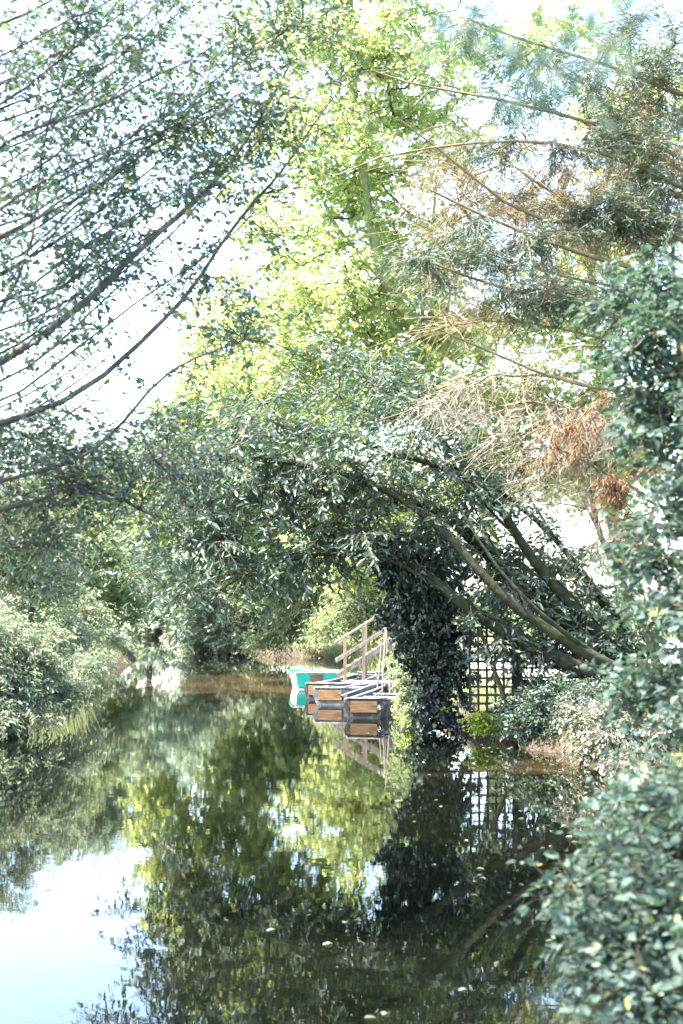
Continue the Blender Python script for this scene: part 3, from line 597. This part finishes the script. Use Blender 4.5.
def punt(loc,rz,label,L=5.6,W=1.02,hullm='black_paint',panelm='panel',inner='gunwale',mark=None,group='punts moored by the wooden steps',scl=1.0):
    """stern transom faces local -Y at the origin, hull runs along +Y"""
    r=thing('punt',label,'punt',loc,rz,group)
    # stations: y, half width top, half width bottom, z bottom, z top
    st=[(0,.50,.38,.0,.45),(.35,.53,.44,-.06,.41),(1.2,.56,.50,-.12,.38),(L*.5,.58,.52,-.12,.37),(L-1.3,.55,.48,-.12,.38),(L-.4,.48,.38,-.02,.42),(L,.42,.30,.10,.46)]
    k=W/1.0
    V=[];n=len(st)
    for (y,a,b,zb,zt) in st:
        a*=k;b*=k; zc=zt-(.14 if y==0 else .10)
        V+=[(-a*.78,y,zt),(-a,y,zc),(-b,y,zb),(b,y,zb),(a,y,zc),(a*.78,y,zt)] if y in (0,) else [(-a,y,zt),(-a,y,zc),(-b,y,zb),(b,y,zb),(a,y,zc),(a,y,zt)]
    t=.035
    off=len(V)
    for (y,a,b,zb,zt) in st:
        a*=k;b*=k; zc=zt-(.14 if y==0 else .10); yy=min(max(y,t),L-t)
        e=.78 if y==0 else 1
        V+=[(-a*e+t,yy,zt),(-a+t,yy,zc),(-b+t,yy,zb+t),(b-t,yy,zb+t),(a-t,yy,zc),(a*e-t,yy,zt)]
    F=[]
    for i in range(n-1):
        for j in range(5):
            q=i*6+j; F.append((q,q+6,q+7,q+1)); q+=off; F.append((q,q+1,q+7,q+6))
        for j in (0,5):
            q=i*6+j; F.append((q,q+off,q+6+off,q+6) if j==0 else (q,q+6,q+6+off,q+off))
    F.append((0,1,2,3,4,5)); e=(n-1)*6; F.append((e+5,e+4,e+3,e+2,e+1,e))
    F.append((off+5,off+4,off+3,off+2,off+1,off)); F.append((off+e,off+e+1,off+e+2,off+e+3,off+e+4,off+e+5))
    F.append((0,5,off+5,off)); F.append((e,off+e,off+e+5,e+5))
    me=bpy.data.meshes.new('hull'); me.from_pydata(V,[],F); me.update(); h=link('hull',me,M[hullm],r)
    # transom panel
    g=MB(); g.box((0,-.010,.265),(.66*k,.02,.27)); g.build('transom_panel',M[panelm],r,.004)
    for sx in (-1,1):
        g=MB()
        for (y0,a0,b0,_,z0),(y1,a1,b1,_,z1) in zip(st[:-1],st[1:]):
            e0=.78 if y0==0 else 1
            g.beam((sx*a0*k*e0,y0,z0+.018),(sx*a1*k,y1,z1+.018),.06,.035)
        g.build('gunwale',M[inner],r,.004)
    g=MB(); g.beam((-.41*k,.0,.472),(.41*k,.0,.472),.06,.03); g.build('stern_rail',M[inner],r,.004)
    for y in (L*.28,L*.5,L*.74):
        g=MB(); g.box((0,y,.33),(1.06*k,.24,.03)); g.build('thwart',M[inner],r,.004)
    g=MB(); 
    for i in range(7): g.box((-.36*k+i*.12*k,L*.5,-.075),(.10*k,L*.78,.02))
    g.build('floor_boards',M['timber'],r,.003)
    g=MB(); g.box((0,.30,.405),(.90*k,.52,.025)); g.build('stern_deck',M[hullm],r,.004)
    if mark:
        # a small painted figure six on the transom: outline ring with a tail
        pts=[]
        cx,cz,rr=.375*k,.235,.034
        ring=[(cx+rr*math.cos(a),-.007,cz+rr*math.sin(a)) for a in np.linspace(0,2*math.pi,17)]
        tail=[(cx-rr,-.007,cz),(cx-rr*.9,-.007,cz+.03),(cx-rr*.45,-.007,cz+.062),(cx+rr*.2,-.007,cz+.08)]
        V_,F_=tubes([(ring,np.full(17,.008)),(tail,np.full(4,.008))])
        link('number',raw_mesh('number',V_,F_.ravel(),np.arange(len(F_))*4),M['number'],r)
    return r
def atpx(px,py): # point on the water under a pixel
    a=P(px,py,1.0); k=HC/(HC-a[2]); return a[0]*k,k
x,y=atpx(364,718); punt((x,y,0),R(-11),'nearest black punt, orange panel and small white figure on its stern',W=.98,mark=True,panelm='panel_dull')
x,y=atpx(330,705); punt((x,y,0),R(-13),'dark punt with scuffed grey stern, second nearest, just left of the nearest black one',W=1.0,hullm='grey_paint')
x,y=atpx(318,699.5); punt((x,y,0),R(-15),'black punt with orange panel moored right against the green and white boat',W=.86)
x,y=atpx(367,686); punt((x,y,0),R(-30),'grey punt with no orange panel, wedged behind the others at the foot of the steps',W=.9,L=3.6,hullm='grey_paint',panelm='grey_paint')

# green and white boat
def green_boat(loc,rz):
    r=thing('rowing_boat','green and white boat with an orange stern panel, farthest left of the moored boats','boat',loc,rz)
    L=3.6; st=[(0,.74,.62,.0,.54),(.5,.80,.66,-.1,.52),(2.,.82,.68,-.14,.50),(3.0,.70,.5,-.06,.46),(L,.46,.3,.10,.46)]
    def shell(z0f,z1f,t,name,mat,inn=False):
        V=[];F=[];n=len(st)
        for (yy,a,b,zb,zt) in st:
            A0=b+(a-b)*z0f; A1=b+(a-b)*z1f; Z0=zb+(zt-zb)*z0f; Z1=zb+(zt-zb)*z1f
            V+=[(-A1-t,yy,Z1),(-A0-t,yy,Z0),(A0+t,yy,Z0),(A1+t,yy,Z1)]
        for i in range(n-1):
            for j in range(3): q=i*4+j; F.append((q,q+4,q+5,q+1))
        F.append((0,1,2,3)); e=(n-1)*4; F.append((e+3,e+2,e+1,e))
        me=bpy.data.meshes.new(name); me.from_pydata(V,[],F); me.update(); o=link(name,me,M[mat],r)
        s=o.modifiers.new('solid','SOLIDIFY'); s.thickness=.03; s.offset=-1
        return o
    shell(0,1,0,'hull','white_paint')
    shell(.06,.97,-.045,'lining','green_paint')
    # stern plate: turquoise fields with rounded corners, orange panel between
    def rrect(cx,cz,w,h,rad,yy,th):
        p=[]
        for (sx,sz,a0) in ((1,1,0),(-1,1,90),(-1,-1,180),(1,-1,270)):
            for a in range(0,91,18):
                an=R(a0+a); p.append((cx+sx*(w/2-rad)+rad*math.cos(an),cz+sz*(h/2-rad)+rad*math.sin(an)))
        n=len(p); V=[(a,yy,b) for a,b in p]+[(a,yy+th,b) for a,b in p]
        F=[tuple(range(n))[::-1],tuple(range(n,2*n))]+[(i,(i+1)%n,n+(i+1)%n,n+i) for i in range(n)]
        return V,F
    for cx,w_,m_,nm in ((-.43,.44,'green_paint','stern_field'),(.43,.44,'green_paint','stern_field'),(0,.38,'panel','stern_panel')):
        V,F=rrect(cx,.30,w_,.44 if m_!='panel' else .34,.10 if m_!='panel' else .01,-.02,.0185); MB().poly(V,F).build(nm,M[m_],r,0)
    for sx in (-1,1):
        g=MB()
        for (y0,a0,_,_,z0),(y1,a1,_,_,z1) in zip(st[:-1],st[1:]): g.beam((sx*a0,y0,z0+.02),(sx*a1,y1,z1+.02),.07,.04)
        g.build('gunwale',M['green_paint' if sx<0 else 'white_paint'],r,.006)
    g=MB(); g.beam((-.74,0,.552),(.74,0,.552),.06,.022); g.build('stern_rail',M['white_paint'],r,.006)
    for yy in (.5,1.7,2.9):
        g=MB(); g.box((0,yy,.36),(1.46 if yy<2.5 else 1.2,.28,.04)); g.build('thwart',M['green_paint'],r,.006)
    return r
x,y=atpx(317,689.5); green_boat((x,y,0),R(4))

# wooden steps up the bank, rising to the right
def steps():
    d=44.0; b=P(337,668,d); x0=b[0]; r=thing('wooden_steps','weathered timber steps with handrails climbing the bank behind the punts','steps',(x0,d,0))
    z0=.55; run,rise,n=.27,.17,7; W=1.1
    slope=rise/run
    for sy in (0,W):
        g=MB(); g.beam((0,sy,z0-.02),(run*n,sy,z0+rise*n-.02),.05,.15); g.build('stringer',M['timber'],r)
    for i in range(n):
        g=MB(); g.box((run*(i+.5),W/2,z0+rise*(i+.6)),(.27,W-.06,.04)); g.build('tread',M['gunwale'],r)
    posts=[(.25,0,'timber_fresh',.10),(.82,0,'timber',.11),(1.75,0,'timber',.10),(.9,W,'timber_fresh',.10),(1.5,W,'timber',.09)]
    def railz(x): return z0+slope*x+1.02
    for px_,sy,mt,s in posts:
        g=MB(); yy=sy-.085 if sy==0 else sy+.085; top=railz(px_)-.02; g.box((px_,yy,(top-.35)/2),(s,s,top+.35)); g.build('post',M[mt],r)
    for sy,yy in ((0,-.17),(W,W+.17)):
        g=MB(); g.beam((-.08,yy+(.085 if sy==0 else -.085),railz(-.08)+.02),(1.95,yy+(.085 if sy==0 else -.085),railz(1.95)+.02),.10,.06); g.build('handrail',M['timber'],r)
        g=MB(); g.beam((-.05,yy,railz(-.05)-.55),(1.95,yy,railz(1.95)-.55),.04,.10); g.build('midrail',M['timber'],r)
    return r
steps()
def landing():
    r=thing('landing_stage','low timber landing stage at the foot of the steps','jetty',(.3,43.0,0))
    g=MB()
    for i in range(14): g.box((i*.16-.1,0.1,.40),(.145,1.5,.045))
    g.build('deck_boards',M['gunwale'],r,.004)
    for yy in (-.5,.7): 
        g=MB(); g.beam((-.2,yy,.33),(2.1,yy,.33),.07,.10); g.build('bearer',M['timber'],r)
    for xx in (-.1,.95,2.0):
        for yy in (-.6,.8):
            g=MB(); g.box((xx,yy,-.15),(.11,.11,1.0)); g.build('pile',M['timber'],r)
    return r
landing()
# punt poles lying in the boats and mooring ropes
def laid_pole(a,b,label):
    a=np.array(a,float);b=np.array(b,float); o=link('punt_pole',tube_mesh('punt_pole',[([np.zeros(3),(b-a)*.5+[0,0,-.01],b-a],[.022,.022,.018])]),M['gunwale']); o.location=a
    o['label']=label; o['category']='pole'; o['group']='poles lying across the punts'
laid_pole(P(341,696,34.3),P(378,682,39.5),'pale punting pole lying lengthwise along the nearest punt')
laid_pole(P(322,690,39.3),P(372,683,42),'pale punting pole lying over the second punt')
laid_pole(P(306,686,42.5),P(358,674,46),'pale punting pole lying over the punt beside the green boat')
def rope(a,b,sag,label):
    a=np.array(a,float);b=np.array(b,float);t=np.linspace(0,1,14)[:,None]; p=(b-a)*t; p[:,2]-=sag*4*(t*(1-t))[:,0]
    o=link('mooring_rope',tube_mesh('mooring_rope',[(p,np.full(14,.011))]),M['gunwale']); o.location=a; o['label']=label; o['category']='rope'; o['group']='mooring ropes of the punts'
rope(P(353,697,34.6),P(382,690,38),.12,'slack rope running from the nearest punt to the bank')
rope(P(330,686,39),P(372,676,42.4),.12,'slack rope from the second punt to the landing stage')
# thin poles standing beside the steps
for i,(px,py0,py1,dd,le,lb) in enumerate([(382,700,622,39,.10,'thin leaning pole nearest the wooden steps'),(391,700,630,38.4,-.12,'thin pole crossing the other, close to the ivy'),(376,690,640,40,.16,'short thin pole left of the other mooring poles')]):
    a=P(px,py0,dd); a[2]=-.3; b=P(px,py1,dd); b[0]+=le
    ch=[(resample([np.zeros(3),b-a],.4,.01),np.linspace(.035,.025,len(resample([np.zeros(3),b-a],.4,.0))))]
    me=tube_mesh('pole',ch); o=link('mooring_pole',me,M['timber']); o.location=a; o['label']=lb; o['category']='pole'; o['group']='poles by the punts'

# trellis
def trellis(px0,px1,ytop,ybot,d,label,cell=.163):
    a=P(px0,ybot,d); b=P(px1,ytop,d); W=b[0]-a[0]; H=b[2]-a[2]
    r=thing('trellis_panel',label,'trellis',(a[0],d,a[2]),0,'dark lattice panels on the right bank')
    g=MB(); n=int(round(W/cell))
    for i in range(n+1): g.box((i*W/n,.0,H/2),(.044,.018,H))
    g.build('upright_laths',M['trellis'],r,0)
    g=MB(); m=int(round(H/cell))
    for j in range(m+1): g.box((W/2,.0185,j*H/m),(W+.03,.018,.044))
    g.build('cross_laths',M['trellis'],r,0)
    return r
trellis(470,512,628,712,28.3,'open dark trellis panel left of the thick post above the water')
trellis(524,590,640,668,28.5,'low dark trellis strip right of the thick post, under the leaning stem')
g=MB(); a=P(518,735,28.4); o=None
r=thing('fence_post','thick dark square post between the two trellis panels','post',(a[0],28.4,0))
MB().box((0,0,1.05),(.19,.19,2.1)).build('shaft',M['trellis'],r); MB().box((0,0,2.125),(.25,.25,.05)).build('cap',M['trellis'],r)
a=P(557,690,28.55)
r=thing('board_fence','pale topped dark board fence below the right trellis strip','fence',(a[0],28.55,.4))
g=MB()
for i in range(9): g.box((-.62+i*.155,0,.40),(.148,.022,.80))
g.build('boards',M['trellis'],r,.003); MB().box((0,0,.835),(1.45,.09,.05)).build('top_rail',M['timber_fresh'],r)

# leaning sapling in front of the trellis
me=tube_mesh('stem',[(resample([np.zeros(3),P(505,700,27.2)-P(522,738,27.2),P(487,650,27.4)-P(522,738,27.2),P(470,600,27.6)-P(522,738,27.2)],.3,.01),np.linspace(.06,.03,len(resample([np.zeros(3),P(505,700,27.2)-P(522,738,27.2),P(487,650,27.4)-P(522,738,27.2),P(470,600,27.6)-P(522,738,27.2)],.3,0))))])
o=link('sapling_stem',me,M['bark_moss']); o.location=P(522,738,27.2); o['label']='single thin mossy stem leaning left in front of the trellis'; o['category']='tree stem'

# pale gravel yard behind the trellis
def yard():
    u=np.linspace(0,1,60); v=np.linspace(0,1,30); X=[];
    xs=3.6+u[None,:]*16+0*v[:,None]; ys=32+v[:,None]*44+0*u[None,:]
    xs=xs+np.where(ys<50,0,(ys-50)*.0)+.3*np.sin(ys*.6)
    zs=ground_z(xs,ys)+.012
    V=np.stack([xs,ys,zs],-1).reshape(-1,3); nu=60; i=np.arange(29)[:,None]*nu; j=np.arange(59)[None,:]
    F=np.stack([i+j,i+j+1,i+nu+j+1,i+nu+j],-1).reshape(-1,4)
    return raw_mesh('path',V,F.ravel(),np.arange(len(F))*4,smooth=True)
struct(link('path',yard(),noisemat('pale_gravel',(.45,.41,.38),(.65,.6,.57),6,.9,.4)))

# reeds and bank grass (stuff)
def blades(name,pts,h,wd,mat,label,lean=.25,cat='grass'):
    n=len(pts); d=np.stack([rng.normal(0,lean,n),rng.normal(0,lean,n),np.ones(n)],-1); nr=rng.normal(size=(n,3))*[1,1,.1]
    sz=h*rng.uniform(.5,1.2,n); me=leaves_mesh(name,pts,d,nr,sz,wd,'strip',np.clip(rng.normal(.5,.25,n),0,1))
    o=link(name,me,M[mat]); o['kind']='stuff'; o['label']=label; o['category']=cat; return o
def along_bank(bank,y0,y1,n,off0,off1,side):
    y=rng.uniform(y0,y1,n); s=0 if side<0 else 1.7
    x=bx(bank,y)+wob(y,s)+side*rng.uniform(off0,off1,n)
    return np.stack([x,y,np.maximum(ground_z(x,y),-.05)-.02],-1)
blades('bank_reeds',along_bank(Lbank,34,50,1800,-.3,.6,-1),.9,.022,'reed','pale green reeds fringing the left bank')
blades('bank_sedge',np.concatenate([along_bank(Rbank,50,78,3800,-.25,.7,1)]),.7,.03,'reed','tall arching sedge hanging over the water\'s edge',.55)
blades('bank_grass',np.concatenate([along_bank(Rbank,20,46,9000,-.05,2.2,1),along_bank(Rbank,46,90,7000,.6,6,1),along_bank(Lbank,20,34,3000,0,2,-1),along_bank(Lbank,45,150,9000,-.1,4,-1)]),.28,.05,'reed','short rough grass along the banks',.5)
# floating leaves
def floating():
    n=700; c=[(118,677,26,5),(140,683,20,3),(215,660,60,4),(300,657,40,2.5),(100,690,20,5),(170,668,50,4)]
    P_=[]
    for (a,b_,sx,sy) in c:
        for _ in range(n//6):
            q=atpx(a+rng.normal(0,sx),b_+rng.normal(0,sy)); P_.append((q[0],q[1],.004))
    # a drift of fallen leaves, also near the right bank
    for _ in range(260):
        y=rng.uniform(9,30); P_.append((bx(Rbank,y)-abs(rng.normal(0,1.6)),y,.004))
    P_=np.array(P_); n0=len(P_); m=1700
    yy=9+31*rng.random(m)**1.4; xx=rng.uniform(-6.5,4.2,m); xx=xx+.5*np.sin(yy*.8); k_=dist_in(xx,yy)>.1
    P_=np.concatenate([P_,np.stack([xx[k_],yy[k_],np.full(k_.sum(),.004)],-1)]); n=len(P_); an=rng.uniform(0,6.28,n)
    me=leaves_mesh('floating_leaves',P_,np.stack([np.cos(an),np.sin(an),np.zeros(n)],-1),np.tile([0,0,1.],(n,1)),np.where(np.arange(n)<n0,rng.uniform(.04,.10,n),rng.uniform(.006,.02,n)),.6,'oval',rng.random(n))
    me.vertices.foreach_get
    o=link('floating_leaves',me,M['leaf_variegated']); o['kind']='stuff'; o['label']='scattered pale leaves floating on the river'; o['category']='leaves'
floating()
